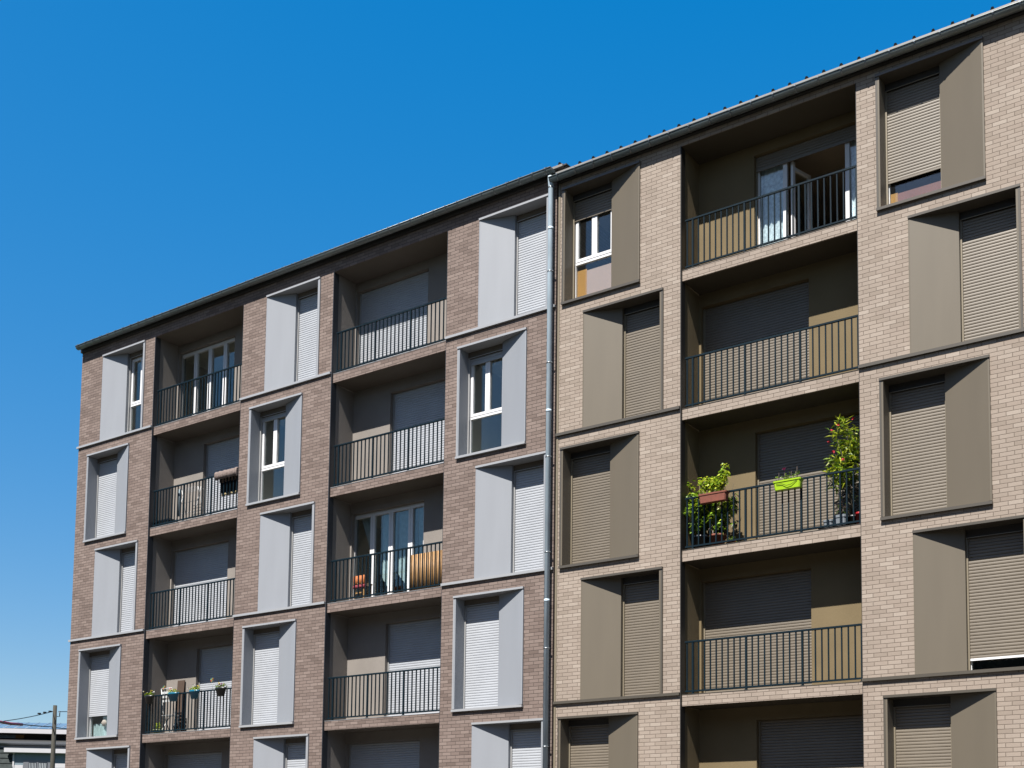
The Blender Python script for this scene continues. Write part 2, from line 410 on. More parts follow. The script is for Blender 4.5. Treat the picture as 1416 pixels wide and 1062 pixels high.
def smesh(wd, ht, side):
    key = ('sh', round(wd, 3), round(ht, 3), side)
    if key not in CACHE: CACHE[key] = shutter_mesh(wd, ht).data("shutter", "shutter_"+side)
    return CACHE[key]
def kmesh(wd, ht, kind):
    key = ('sa', round(wd, 3), round(ht, 3), kind)
    if key not in CACHE: CACHE[key] = sash_mesh(wd, ht, kind).data("sash", "pvc")
    return CACHE[key]

def window(bld, kind, side, x, floor, drop=None, extras=None):
    """drop = how far the shutter hangs down (None = fully closed)"""
    z = FL[floor-1] + 0.20
    wn = link("window", surround(kind, side, None), bld, (x-bld.location.x, 0, z-bld.location.z))
    xo = 0.071 if kind == 'Q' else WID-1.061
    wd = 0.99; zt = H-0.045-0.132; zb = 0.06; full = zt-zb
    d = full-0.032 if drop is None else drop
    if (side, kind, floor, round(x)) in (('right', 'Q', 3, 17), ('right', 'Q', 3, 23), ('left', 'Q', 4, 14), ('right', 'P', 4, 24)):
        m = MB(); m.box(xo+0.03, xo+wd-0.03, 0.303, 0.309, zt-d-0.034, zt-d+0.004); m.build("sill_reflection", "pvc", wn)  # white strip standing in for the sill's reflection at the shutter foot
    if d > 0.02: link("shutter", smesh(wd-0.056, d, side), wn, (xo+0.028, 0.322, zt))
    if drop is not None:
        link("sash", kmesh(wd-0.002, full, 'window'), wn, (xo+0.001, 0.35, zb))
        g = MB(); g.box(0, wd, 0, 0.012, 0, full); g.build("pane", "glass", wn, (xo, 0.375, zb))
        r = MB(); x0, x1, y0, y1, z0, z1 = -0.1, WID-0.05, 0.44, 2.6, zb-0.05, zt+0.1
        r.face([(x0,y1,z0),(x1,y1,z0),(x1,y1,z1),(x0,y1,z1)]); r.face([(x0,y0,z0),(x0,y1,z0),(x0,y1,z1),(x0,y0,z1)])
        r.face([(x1,y1,z0),(x1,y0,z0),(x1,y0,z1),(x1,y1,z1)]); r.face([(x0,y0,z1),(x0,y1,z1),(x1,y1,z1),(x1,y0,z1)])
        r.face([(x0,y1,z0),(x0,y0,z0),(x1,y0,z0),(x1,y1,z0)]); r.build("room", "room_dark", wn)
        if extras: extras(wn, xo, wd, zb, zt)
    return wn

def grid_wall(m, x0, x1, z0, z1, holes, y, deep, mi=0):
    """front sheet at y with rectangular holes (x0,x1,z0,z1,[deep]) and their reveals"""
    xs = sorted({x0, x1, *[h[0] for h in holes], *[h[1] for h in holes]}); xs = [v for v in xs if x0 <= v <= x1]
    zs = sorted({z0, z1, *[h[2] for h in holes], *[h[3] for h in holes]}); zs = [v for v in zs if z0 <= v <= z1]
    for i in range(len(xs)-1):
        for j in range(len(zs)-1):
            cx, cz = (xs[i]+xs[i+1])/2, (zs[j]+zs[j+1])/2
            if any(h[0] < cx < h[1] and h[2] < cz < h[3] for h in holes): continue
            m.face([(xs[i], y, zs[j]), (xs[i+1], y, zs[j]), (xs[i+1], y, zs[j+1]), (xs[i], y, zs[j+1])], mi)
    for h in holes:
        d = h[4] if len(h) > 4 else deep; X0, X1, Z0, Z1 = h[:4]; Z0 = max(Z0, z0)
        m.face([(X0,y,Z0),(X0,y,Z1),(X0,y+d,Z1),(X0,y+d,Z0)], mi); m.face([(X1,y,Z1),(X1,y,Z0),(X1,y+d,Z0),(X1,y+d,Z1)], mi)
        m.face([(X0,y,Z1),(X1,y,Z1),(X1,y+d,Z1),(X0,y+d,Z1)], mi); m.face([(X1,y,Z0),(X0,y,Z0),(X0,y+d,Z0),(X1,y+d,Z0)], mi)

BACK = 0.79
def railing(bld, xL, xR, base):
    """balcony railing in local coordinates of the building"""
    key = ('rail', round(xR-xL, 2))
    W = xR-xL; zt = 1.235; zb = 0.285; n = 29; x0 = 0.10; st = (W-0.14)/(n-1); posts = {1, 10, 19, 28}
    if key not in CACHE:
        m = MB()
        m.box(0.06, W-0.012, -0.016, 0.018, zb-0.016, zb+0.0143)
        for i in range(n):
            if i in posts: continue
            x = x0+i*st; m.box(x-0.0115, x+0.0115, -0.0115, 0.0115, zb+0.0145, zt-0.0185)
        h = MB(); h.prism_x([(-0.022, zt-0.018), (0.022, zt-0.018), (0.022, zt+0.010), (0.014, zt+0.018), (-0.014, zt+0.018), (-0.022, zt+0.010)], 0.06, W-0.012)
        p = MB(); p.box(-0.018, 0.018, -0.018, 0.0185, 0.236, zt-0.0185); p.box(-0.035, 0.035, -0.030, 0.035, 0.222, 0.236)
        CACHE[key] = (m.data("railing", "railing_metal"), h.data("handrail", "railing_metal"), p.data("post", "railing_metal"))
    a_, h_, p_ = CACHE[key]
    o = link("railing", a_, bld, (xL-bld.location.x, 0.095, base-bld.location.z))
    link("handrail", h_, o)
    for i in sorted(posts): link("post", p_, o, (x0+i*st, 0, 0))
    return o

def loggia(bld, side, xL, xR, types, opens):
    """one stack of balconies. types[f] 'L'/'R' = where the big window sits"""
    ox, oz = bld.location.x, bld.location.z; off = (-ox, 0, -oz)
    zbot, ztop = FL[4], FZ+2.75
    # stucco recess
    m = MB(); holes = []
    for f in range(5):
        b = FL[f]
        wx = (xL+0.05, xL+2.31) if types[f] == 'L' else (xL+1.205, xR-0.06)
        holes.append((wx[0], wx[1], b+0.27, b+2.54))
    grid_wall(m, xL, xR, zbot-0.6, ztop+0.2, holes, BACK, 0.24)
    m.box(xL-0.18, xL+0.003, 0.021, BACK, zbot-0.3, ztop+0.1)
    m.box(xR-0.003, xR+0.18, 0.021, BACK, zbot-0.3, ztop+0.1)
    m.build("recess_wall", "stucco_"+side, bld, off)
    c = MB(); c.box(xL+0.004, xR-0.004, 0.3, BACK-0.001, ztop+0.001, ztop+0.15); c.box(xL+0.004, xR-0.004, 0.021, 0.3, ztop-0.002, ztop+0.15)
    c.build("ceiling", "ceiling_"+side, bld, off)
    t = MB(); t.box(xL-0.004, xL+0.014, -0.004, 0.17, zbot, ztop-0.002); t.box(xR-0.006, xR+0.003, -0.004, 0.03, zbot, ztop-0.002)
    t.build("corner_trim", "trim_"+side, bld, off)
    for f in range(5):
        b = FL[f]
        s = MB(); s.box(xL+0.016, xR-0.008, 0.05, 0.09, b, b+0.215, 0)
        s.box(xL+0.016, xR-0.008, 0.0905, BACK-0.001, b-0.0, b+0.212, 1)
        s.box(xL+0.016, xR-0.008, 0.043, 0.16, b+0.2155, b+0.224, 2)
        s.build("balcony_slab", ["brick_"+side, "ceiling_"+side, "edge_"+side], bld, off)
        railing(bld, xL, xR, b)
        h = holes[f]; wd = h[1]-h[0]; top = h[3]; full = top-h[2]
        spec = opens.get(f+1)
        fr = MB(); x0, x1 = h[0], h[1]
        fr.box(x0+0.001, x0+0.03, BACK+0.10, BACK+0.16, h[2], top-0.002); fr.box(x1-0.03, x1-0.001, BACK+0.10, BACK+0.16, h[2], top-0.002)
        fr.box(x0-0.0, x1+0.0, BACK+0.02, BACK+0.20, h[2]-0.02, h[2]+0.025)
        bw = fr.build("balcony_window", "guide_"+side, bld, off)
        if spec is None:
            link("shutter", smesh(wd-0.05, full-0.06, side), bw, (x0+0.025, BACK+0.13, top-0.001))
        else:
            spec(bw, x0, x1, h[2]+0.026, top-0.003)

def glaze(bw, x0, x1, y, z0, z1):
    g = MB(); g.box(x0, x1, y, y+0.01, z0, z1); return g.build("pane", "glass", bw)
def in_room(bw, x0, x1, z0, z1, mt="room_dark", deep=3.2):
    r = MB(); y0 = BACK+0.245; y1 = y0+deep; a0, a1 = x0-0.6, x1+0.6; z0 -= 0.04; z1 += 0.12
    r.face([(a0,y1,z0),(a1,y1,z0),(a1,y1,z1),(a0,y1,z1)]); r.face([(a0,y0,z0),(a0,y1,z0),(a0,y1,z1),(a0,y0,z1)])
    r.face([(a1,y1,z0),(a1,y0,z0),(a1,y0,z1),(a1,y1,z1)]); r.face([(a0,y0,z1),(a0,y1,z1),(a1,y1,z1),(a1,y0,z1)])
    r.face([(a0,y1,z0),(a0,y0,z0),(a1,y0,z0),(a1,y1,z0)]); return r.build("room", mt, bw)

def spec_plain(bw, x0, x1, z0, z1):
    link("sash", kmesh(x1-x0-0.006, z1-z0, 'door'), bw, (x0+0.003, BACK+0.12, z0))
    glaze(bw, x0+0.03, x1-0.03, BACK+0.15, z0+0.03, z1-0.03); in_room(bw, x0, x1, z0, z1)
def spec_curtain(bw, x0, x1, z0, z1):
    spec_plain(bw, x0, x1, z0, z1); y = BACK+0.30
    curtain(bw, "curtain", x0+0.02, x0+0.56, y, z1-0.02, z0+1.30, "curtain_teal", (0,0,0), tied=x0+0.42)
    curtain(bw, "curtain", x0+0.74, x0+1.20, y, z1-0.02, z0+0.66, "curtain_teal", (0,0,0), point=True)
    curtain(bw, "curtain", x0+1.26, x0+1.84, y, z1-0.02, z0+0.66, "curtain_teal", (0,0,0), point=True)
    curtain(bw, "curtain", x0+1.86, x1+0.1, y, z1-0.02, z0+0.05, "curtain_teal", (0,0,0))
    m = MB(); m.lathe(x0+0.42, y, [(0.01, z0+1.31), (0.035, z0+1.27), (0.03, z0+1.2), (0.05, z0+1.12), (0.01, z0+1.1)], 8, 0)
    m.build("curtain_tie", "curtain_lace", bw)
def spec_open(bw, x0, x1, z0, z1):
    d = 0.27; link("shutter", smesh(x1-x0-0.05, d, 'right'), bw, (x0+0.025, BACK+0.10, z1))
    y = BACK+0.13; t = 0.062
    def leaf(a0, a1):
        m = MB(); m.box(a0, a0+t*0.4, y, y+0.06, z0, z1); m.box(a1-t*1.3, a1, y, y+0.06, z0, z1)
        m.box(a0+t*0.4, a1-t*1.3, y, y+0.06, z0, z0+t); m.box(a0+t*0.4, a1-t*1.3, y, y+0.06, z1-t, z1)
        m.build("sash", "pvc", bw); glaze(bw, a0+0.02, a1-0.02, y+0.03, z0+0.03, z1-0.03)
    leaf(x0+0.03, x0+0.63)
    m = MB(); a0 = x1-0.49; a1 = x1-0.03
    m.box(a0, a0+0.085, y, y+0.06, z0, z1); m.box(a1-0.04, a1, y, y+0.06, z0, z1); m.box(a0+0.085, a1-0.04, y, y+0.06, z0, z0+t); m.box(a0+0.085, a1-0.04, y, y+0.06, z1-t, z1)
    m.build("sash", "pvc", bw); glaze(bw, a0+0.02, a1-0.02, y+0.03, z0+0.03, z1-0.03)
    # leaf swung inwards
    m = MB(); xh = x0+0.68
    def seg(s0, s1, za, zb):
        p0 = Vector((xh+0.16*s0, y+0.07+0.52*s0)); p1 = Vector((xh+0.16*s1, y+0.07+0.52*s1)); nx = 0.052
        m.prism([(p0.x, p0.y), (p0.x+nx, p0.y-0.012), (p1.x+nx, p1.y-0.012), (p1.x, p1.y)], za, zb)
    seg(0, 0.12, z0, z1-0.26); seg(0.88, 1, z0, z1-0.36); seg(0.12, 0.88, z0, z0+0.06); seg(0.12, 0.88, z1-0.42, z1-0.36)
    m.build("open_leaf", "pvc", bw)
    g = MB(); g.prism([(xh+0.02, y+0.12), (xh+0.03, y+0.118), (xh+0.17, y+0.56), (xh+0.16, y+0.562)], z0+0.05, z1-0.4); g.build("pane", "glass", bw)
    in_room(bw, x0, x1, z0, z1, "room_wall", 3.6)
    curtain(bw, "curtain", x0+0.05, x0+0.56, y+0.10, z1-0.06, z0+0.03, "curtain_lace", (0,0,0), folds=4)
    curtain(bw, "curtain", x1-0.40, x1-0.02, y+0.10, z1-0.06, z0+0.03, "curtain_lace", (0,0,0), folds=3)

def gutter(bld, x0, x1, yc, zc, r, step, first, side, right_end=True):
    m = MB(); n = 10; pr = []
    out = [(yc - r*math.cos(math.pi*k/n), zc - r*math.sin(math.pi*k/n)) for k in range(n+1)]
    inn = [(yc - (r-0.008)*math.cos(math.pi*k/n), zc - (r-0.008)*math.sin(math.pi*k/n)) for k in range(n+1)]
    m.prism_x([(y, z) for y, z in out] + inn[::-1], x0, x1, 0, True)
    m.tube([(x0, yc-r-0.004, zc+0.002), (x1, yc-r-0.004, zc+0.002)], 0.011, 8, 0)
    for xe in (x0, x1):
        m.prism_x(out, xe-0.004, xe+0.004, 0)
    g = m.build("gutter", "zinc", bld, (-bld.location.x, 0, -bld.location.z))
    b = MB(); q = r+0.004
    o2 = [(yc - q*math.cos(math.pi*k/n), zc - q*math.sin(math.pi*k/n)) for k in range(n+1)]
    i2 = [(yc - (q-0.003)*math.cos(math.pi*k/n), zc - (q-0.003)*math.sin(math.pi*k/n)) for k in range(n+1)]
    b.prism_x(o2+i2[::-1], -0.011, 0.011); b.box(-0.016, 0.016, yc-q-0.016, yc-q+0.02, zc-0.012, zc+0.02)
    me = b.data("gutter_bracket", "zinc_bright"); x = first
    while x < x1-0.05:
        link("gutter_bracket", me, g, (x, 0, 0)); x += step
    return g
def roof(bld, x0, x1, z, ribs0, yb=12.2, lip=0.05):
    m = MB(); sl = 0.05
    def zz(y): return z+(y+0.1)*sl
    m.face([(x0,-0.13,zz(-0.13)),(x1,-0.13,zz(-0.13)),(x1,yb,zz(yb)),(x0,yb,zz(yb))], 0)
    m.face([(x0,yb,zz(yb)-0.06),(x1,yb,zz(yb)-0.06),(x1,-0.13,zz(-0.13)-lip),(x0,-0.13,zz(-0.13)-lip)], 0)
    m.face([(x0,-0.13,zz(-0.13)-lip),(x1,-0.13,zz(-0.13)-lip),(x1,-0.13,zz(-0.13)),(x0,-0.13,zz(-0.13))], 0)
    m.face([(x0,yb,zz(yb)-0.05),(x0,-0.13,zz(-0.13)-lip),(x0,-0.13,zz(-0.13)),(x0,yb,zz(yb))], 0)
    m.face([(x1,-0.13,zz(-0.13)-lip),(x1,yb,zz(yb)-0.05),(x1,yb,zz(yb)),(x1,-0.13,zz(-0.13))], 0)
    x = ribs0
    while x < x1-0.05:
        if x > x0+0.05:
            a0 = [(x-0.035,-0.125,zz(-0.1)),(x-0.018,-0.125,zz(-0.1)+0.055),(x+0.018,-0.125,zz(-0.1)+0.055),(x+0.035,-0.125,zz(-0.1))]
            a1 = [(p[0], yb, zz(yb)+(p[2]-zz(-0.1))) for p in a0]
            m.face(a0, 1)
            for i in range(3): m.face([a0[i], a0[i+1], a1[i+1], a1[i]], 1)
        x += 0.3303
    return m.build("roof", ["roof_sheet", "roof_rib"], bld, (-bld.location.x, 0, -bld.location.z))

def shell(bld, x0, x1, ztop, holes, side, mt):
    off = (-bld.location.x, 0, -bld.location.z); m = MB()
    grid_wall(m, x0, x1, 0.0, ztop, holes, 0.0, 0.30)
    m.face([(x0, 12, 0), (x0, 0, 0), (x0, 0, ztop), (x0, 12, ztop)]); m.face([(x1, 0, 0), (x1, 12, 0), (x1, 12, ztop), (x1, 0, ztop)])
    m.face([(x1, 12, 0), (x0, 12, 0), (x0, 12, ztop), (x1, 12, ztop)])
    m.face([(x0, 0, ztop), (x1, 0, ztop), (x1, 12, ztop), (x0, 12, ztop)])
    return m.build("wall", mt, bld, off)
def bands(bld, side, spans, floors):
    me = {}
    for x0, x1 in spans:
        for f in floors:
            m = MB(); m.box(0, x1-x0, -0.052, -0.001, 0, 0.055)
            key = ('band', side, round(x1-x0, 3))
            if key not in CACHE: CACHE[key] = m.data("sill_band", "edge_"+side)
            link("sill_band", CACHE[key], bld, (x0-bld.location.x, 0, FL[f-1]+0.205-bld.location.z))

WH = lambda x, f: (x+0.03, x+WID-0.03, FL[f-1]+0.23, FL[f-1]+0.20+H-0.03)
# ---- greyish brown section on the left
LB = empty("apartment_building", (8.2, 0, 0), "greyish brown brick apartment block with pale grey metal window surrounds, left of the drainpipe", "building")
LP = {'P': [1.015, 7.665, 14.375], 'Q': [0.47, 7.145, 13.82]}
LLOG = [(3.27, 6.78), (9.945, 13.465)]
cols = [[(k, f) for f, k in zip(range(1, 6), "PQPQP")] for _ in range(3)]
holes = []
for c in range(3):
    for k, f in cols[c]: holes.append(WH(LP[k][c], f))
for xl, xr in LLOG: holes.append((xl, xr, FL[4]-0.0, FZ+2.75, 0.02))
shell(LB, 0.0, 16.40, FZ+3.2, holes, 'left', "brick_left")
def ex_reflection(wn, xo, wd, zb, zt): pass
def ex_curtain_low(wn, xo, wd, zb, zt):
    curtain(wn, "curtain", xo+0.04, xo+wd-0.02, 0.47, zb+0.42, zb+0.04, "curtain_teal", (0,0,0), folds=5)
    m = MB(); m.lathe(xo+0.62, 0.46, [(0.001, zb+0.30), (0.10, zb+0.34), (0.14, zb+0.42), (0.10, zb+0.50), (0.001, zb+0.54)], 14, 0); m.build("lamp", "house_render", wn)
drops = {(0, 1): 0.02, (1, 2): 0.09, (2, 2): 0.13, (0, 4): 1.66, (2, 1): 2.15, (1, 1): 2.17}
for c in range(3):
    for k, f in cols[c]:
        window(LB, k, 'left', LP[k][c], f, drops.get((c, f)), ex_curtain_low if (c, f) == (0, 4) else None)
bands(LB, 'left', [(-0.03, 3.268), (6.782, 9.943), (13.467, 16.40)], (1, 3, 5))
loggia(LB, 'left', *LLOG[0], "LRLRL", {1: spec_plain})
loggia(LB, 'left', *LLOG[1], "LRLRL", {3: spec_curtain})
m = MB(); m.box(0.0, 16.40, -0.07, -0.002, FZ+3.03, FZ+3.19)
m.build("fascia", "fascia_dark", LB, (-8.2, 0, 0))
gutter(LB, 0.04, 16.42, -0.185, FZ+3.155, 0.09, 0.336, 0.15, 'left')
roof(LB, 0.02, 16.62, FZ+3.235, -0.2+0.22)
m = MB(); m.box(16.40, 16.70, -0.10, 12.2, FZ+3.20, FZ+3.23); m.build("verge_flashing", "fascia_dark", LB, (-8.2, 0, 0))

# ---- tan section on the right (runs on past the frame)
XR_END = 33.0
RB = empty("apartment_building", (24.0, 0, 0), "tan brick apartment block with taupe metal window surrounds and olive balconies, right of the drainpipe", "building")
RP = {'Q': [16.565, 23.245, 29.93], 'P': [17.10, 23.79, 30.47]}
RLOG = [(19.33, 22.88), (26.03, 29.57)]
holes = []; rc = [[(k, f) for f, k in zip(range(1, 6), "QPQPQ")] for _ in range(3)]
for c in range(3):
    for k, f in rc[c]: holes.append(WH(RP[k][c], f))
for xl, xr in RLOG: holes.append((xl, xr, FL[4]-0.0, FZ+2.75, 0.02))
shell(RB, 16.50, XR_END, FZ+3.0, holes, 'right', "brick_right")
m = MB(); m.box(16.455, 16.4985, -0.012, 0.25, 0.0, FZ+2.95); m.build("corner_trim", "guide_right", RB, (-24, 0, 0))
m = MB(); m.box(16.402, 16.454, 0.22, 0.4, 0.0, FZ+2.95); m.build("joint_strip", "fascia_dark", RB, (-24, 0, 0))
def ex_blind(wn, xo, wd, zb, zt):
    m = MB(); m.box(xo+0.02, xo+0.27, 0.415, 0.43, zb+0.02, zb+0.82); m.build("amber_board", "blind_amber", wn)
    m = MB(); m.box(xo+0.272, xo+wd-0.02, 0.412, 0.43, zb+0.02, zb+0.78); m.build("blind", "blind_pink", wn)
def ex_rust(wn, xo, wd, zb, zt):
    m = MB(); m.box(xo+0.02, xo+0.16, 0.415, 0.43, zb+0.02, zb+0.42); m.build("amber_board", "blind_amber", wn)
    m = MB(); m.box(xo+0.162, xo+wd-0.02, 0.412, 0.43, zb+0.02, zb+0.40); m.build("blind", "blind_rust", wn)
rdrops = {(0, 1): 0.40, (1, 1): 1.70, (0, 2): 2.24, (1, 4): 2.06}
for c in range(3):
    for k, f in rc[c]:
        window(RB, k, 'right', RP[k][c], f, rdrops.get((c, f)), {(0, 1): ex_blind, (1, 1): ex_rust}.get((c, f)))
bands(RB, 'right', [(16.455, 19.328), (22.882, 26.028), (29.572, XR_END)], (2, 4))
loggia(RB, 'right', *RLOG[0], "RLRLR", {1: spec_open})
loggia(RB, 'right', *RLOG[1], "RLRLR", {})
m = MB(); m.box(16.46, XR_END+0.05, -0.07, -0.002, FZ+2.88, FZ+3.0); m.build("fascia", "fascia_dark", RB, (-24, 0, 0))
gutter(RB, 16.35, XR_END+0.1, -0.165, FZ+2.955, 0.085, 0.4385, 16.56, 'right')
roof(RB, 16.45, XR_END+0.2, FZ+3.09, 21.33-0.3303*14, lip=0.085)
# drainpipe
m = MB(); px = 16.326; py = -0.115
m.tube([(px+0.02, -0.165, FZ+3.02), (px+0.02, -0.16, FZ+2.92), (px, py, FZ+2.80), (px, py, 0.1)], 0.056, 18)
dp = m.build("drainpipe", "pipe_zinc", RB, (-24, 0, 0))
m = MB(); m.tube([(0, 0, -0.012), (0, 0, 0.012)], 0.062, 18); m.box(-0.012, 0.012, 0.05, 0.115, -0.012, 0.012); m.box(0.05, 0.082, -0.014, 0.014, -0.008, 0.008)
me = m.data("clamp", "zinc_bright")
z = FZ+2.93-0.12
for zc in (2.80, 0.96, -1.02, -3.03, -5.04, -7.04, -9.06, -11.06): link("clamp", me, dp, (px, py, FZ+zc))
m = MB()
for zc in (1.9, -2.05, -6.05, -10.05): m.tube([(px, py, FZ+zc-0.03), (px, py, FZ+zc+0.03)], 0.0585, 18)
m.build("pipe_joint", "pipe_zinc", dp)

# ------------------------------------------------------------------ plants and things on the balconies
def leaves(m, pts, length, width, mats, droop=0.3, up=0.2, rnd=random):
    for p in pts:
        d = Vector((rnd.gauss(0, 1), rnd.gauss(0, 1)*0.8, rnd.gauss(up, 0.6))).normalized()
        side = d.cross(Vector((rnd.gauss(0, .5), rnd.gauss(0, .5), 1))).normalized()
        L = length*rnd.uniform(0.7, 1.3); Wd = width*rnd.uniform(0.7, 1.25); p = Vector(p)
        mid = p+d*L*0.5; tip = p+d*L+Vector((0, 0, -droop*L)); mi = rnd.choice(mats)
        m.face([p, mid+side*Wd*0.5, tip], mi); m.face([p, tip, mid-side*Wd*0.5-Vector((0,0,Wd*0.15))], mi)
def pot(name, mt, cx, cy, z, r, h, parent, n=20):
    m = MB(); m.lathe(cx, cy, [(0.001, z), (r*0.72, z), (r*0.95, z+h*0.84), (r*1.06, z+h*0.84), (r*1.08, z+h), (r*0.94, z+h), (r*0.92, z+h*0.88), (0.001, z+h*0.86)], n)
    o = m.build(name, mt, parent)
    s = MB(); s.lathe(cx, cy, [(r*0.91, z+h*0.89), (r*0.5, z+h*0.92), (0.001, z+h*0.93)], n); s.build("soil", "soil", o)
    return o
def trough(name, mt, x0, x1, y0, y1, z, h, parent):
    m = MB(); t = 0.82
    def ring(s, zz, e=0.0):
        cx, cy = (x0+x1)/2, (y0+y1)/2; hx = (x1-x0)/2*(1-(1-s)*0.35)+e; hy = (y1-y0)/2*s+e; c = 0.02
        return [(cx-hx+c, cy-hy, zz), (cx+hx-c, cy-hy, zz), (cx+hx, cy-hy+c, zz), (cx+hx, cy+hy-c, zz), (cx+hx-c, cy+hy, zz), (cx-hx+c, cy+hy, zz), (cx-hx, cy+hy-c, zz), (cx-hx, cy-hy+c, zz)]
    m.rings([ring(0.74, z), ring(0.90, z+h*0.72), ring(0.93, z+h*0.82, 0.0), ring(1.0, z+h*0.83, 0.004), ring(1.0, z+h, 0.006), ring(0.95, z+h, -0.006), ring(0.9, z+h*0.86, -0.012)], 0, True, False)
    return m.build(name, mt, parent)
def blob(cx, cy, cz, rx, ry, rz, n):
    out = []
    while len(out) < n:
        a_ = [random.uniform(-1, 1) for _ in range(3)]
        if sum(q*q for q in a_) < 1: out.append((cx+a_[0]*rx, cy+a_[1]*ry, cz+a_[2]*rz))
    return out
def clumps(x0, x1, y0, y1, z0, z1, k, n, r):
    out = []
    for _ in range(k):
        c = (random.uniform(x0, x1), random.uniform(y0, y1), random.uniform(z0, z1)); out += blob(*c, r, r*0.8, r*0.8, n)
    return out

S3 = FL[2]+0.214       # floor of the planted balcony
rel = lambda z: FZ+z
# oleander in the right corner
t = empty("potted_shrub", (22.60, 0.42, S3), "tall oleander with narrow leaves and red flowers at the right end of the planted balcony", "plant")
pot("pot", "black_plastic", 0, 0, 0, 0.14, 0.26, t)
m = MB(); tips = []
for i in range(11):
    a_ = i*0.571*math.pi; bx = 0.05*math.cos(a_); by = 0.04*math.sin(a_)
    tx = random.uniform(-0.42, 0.16); ty = random.uniform(-0.24, 0.18); tz = random.uniform(1.05, 2.0)
    tz = tz if tx > -0.3 else min(tz, 1.5)
    pts = [(bx, by, 0.22), (bx+tx*0.3, by+ty*0.3, 0.22+(tz-0.22)*0.4), (bx+tx*0.7, ty*0.8, 0.22+(tz-0.22)*0.72), (tx, ty, tz)]
    m.tube(pts, [0.009, 0.008, 0.006, 0.004], 5); tips.append(pts)
m.build("stems", "stem", t)
m = MB()
for p in tips:
    for s in range(46):
        q = random.uniform(0.45, 1.0); a0 = Vector(p[1])*(1-q)+Vector(p[3])*q if q < .7 else Vector(p[2])*(1-(q-.7)/.3)+Vector(p[3])*((q-.7)/.3)
        leaves(m, [a0+Vector((random.gauss(0, .025), random.gauss(0, .025), random.gauss(0, .03)))], 0.16, 0.034, [0, 0, 1, 1, 2], 0.25, 0.35)
leaves(m, clumps(-0.36, 0.16, -0.22, 0.12, 0.95, 1.85, 24, 20, 0.11), 0.15, 0.034, [0, 1, 1, 2], 0.25, 0.3)
leaves(m, blob(-0.17, -0.1, 1.98, 0.11, 0.08, 0.10, 50), 0.15, 0.032, [0, 1], 0.1, 0.7)
leaves(m, clumps(-0.25, 0.15, -0.15, 0.12, 0.35, 0.9, 8, 12, 0.10), 0.10, 0.022, [3, 2, 3], 0.4, 0.0)
m.build("leaves", ["leaf", "leaf_yellow", "leaf_dark", "leaf_dry"], t)
m = MB()
for x, z in ((22.41, -3.46), (22.30, -3.55), (22.24, -3.74), (22.32, -3.95), (22.70, -3.41), (22.50, -4.12)):
    for k in range(7):
        c = Vector((x-22.60, -0.24, rel(z)-S3)); d = Vector((random.gauss(0, 1), random.gauss(0, 1), random.gauss(0, 1))).normalized()
        sd = d.orthogonal().normalized(); m.face([c, c+d*0.024+sd*0.017, c+d*0.034, c+d*0.024-sd*0.017])
m.build("flowers", "flower_red", t)
t = empty("flower_pot", (22.775, 0.27, S3), "small red flower pot beside the oleander in the right corner", "pot"); pot("pot", "red_plastic", 0, 0, 0, 0.085, 0.27, t)
for i, (x, w_, h_, la) in enumerate(((22.20, 0.17, 0.21, "lower leftmost of two grey plant boxes on the floor by the oleander"), (22.42, 0.22, 0.27, "taller of two grey plant boxes on the floor, next to the black oleander pot"))):
    t = empty("plant_box", (x, 0.26, S3), la, "plant box", "grey plant boxes by the oleander")
    trough("box", "grey_plastic", -w_/2, w_/2, -0.08, 0.08, 0, h_, t)
    if i:
        m = MB(); leaves(m, blob(0, 0, h_+0.10, 0.10, 0.07, 0.13, 60), 0.08, 0.02, [0, 1], 0.3, 0.3); m.build("leaves", ["leaf_dry", "leaf_dark"], t)
t = empty("plant_tray", (22.30, 0.155, S3), "low dark tray at the balcony edge in front of the grey plant boxes", "tray"); trough("tray", "navy_plastic", -0.25, 0.30, -0.045, 0.03, 0, 0.05, t)
# lime planter hung on the rail
def hung(name, mt, x0, x1, z0, h, label, cat, group=None):
    t = empty(name, ((x0+x1)/2, -0.01, z0), label, cat, group)
    w_ = (x1-x0)/2; trough("planter", mt, -w_, w_, -0.085, 0.078, 0, h, t)
    m = MB(); m.box(-w_*0.86, w_*0.86, -0.066, 0.058, h*0.84, h*0.90); m.build("soil", "soil", t)
    m = MB()
    for sx in (-0.55, 0.55): m.tube([(w_*sx, 0.08, h*0.55), (w_*sx, 0.081, h+0.012), (w_*sx, 0.13, h+0.03), (w_*sx, 0.135, h-0.04)], 0.004, 5)
    m.build("hook", "railing_metal", t)
    return t
t = hung("window_box", "lime_plastic", 21.275, 21.805, FZ-4.555, 0.165, "lime green window box with a pink flower hung on the balcony rail", "planter")
m = MB(); m.tube([(-0.20, -0.088, 0.10), (-0.09, -0.09, 0.095), (0.0, -0.092, 0.05), (0.09, -0.09, 0.06), (0.2, -0.088, 0.125)], 0.005, 5); m.build("wire_holder", "railing_metal", t)
m = MB(); f = MB()
for x, h_ in ((-0.19, 0.20), (-0.08, 0.22), (-0.06, 0.14), (0.05, 0.19), (0.13, 0.17), (0.16, 0.26), (0.0, 0.1)):
    m.tube([(x, 0, 0.14), (x+0.01, 0.0, 0.14+h_)], 0.004, 4, 1); leaves(m, blob(x, 0, 0.16+h_*0.3, 0.05, 0.04, 0.07, 18), 0.05, 0.02, [0, 2, 0], 0.2, 0.5)
leaves(m, blob(0, 0, 0.17, 0.22, 0.06, 0.04, 70), 0.05, 0.02, [0, 2, 3], 0.2, 0.5)
m.build("plant", ["leaf", "leaf_dry", "leaf_dark", "leaf_yellow"], t)
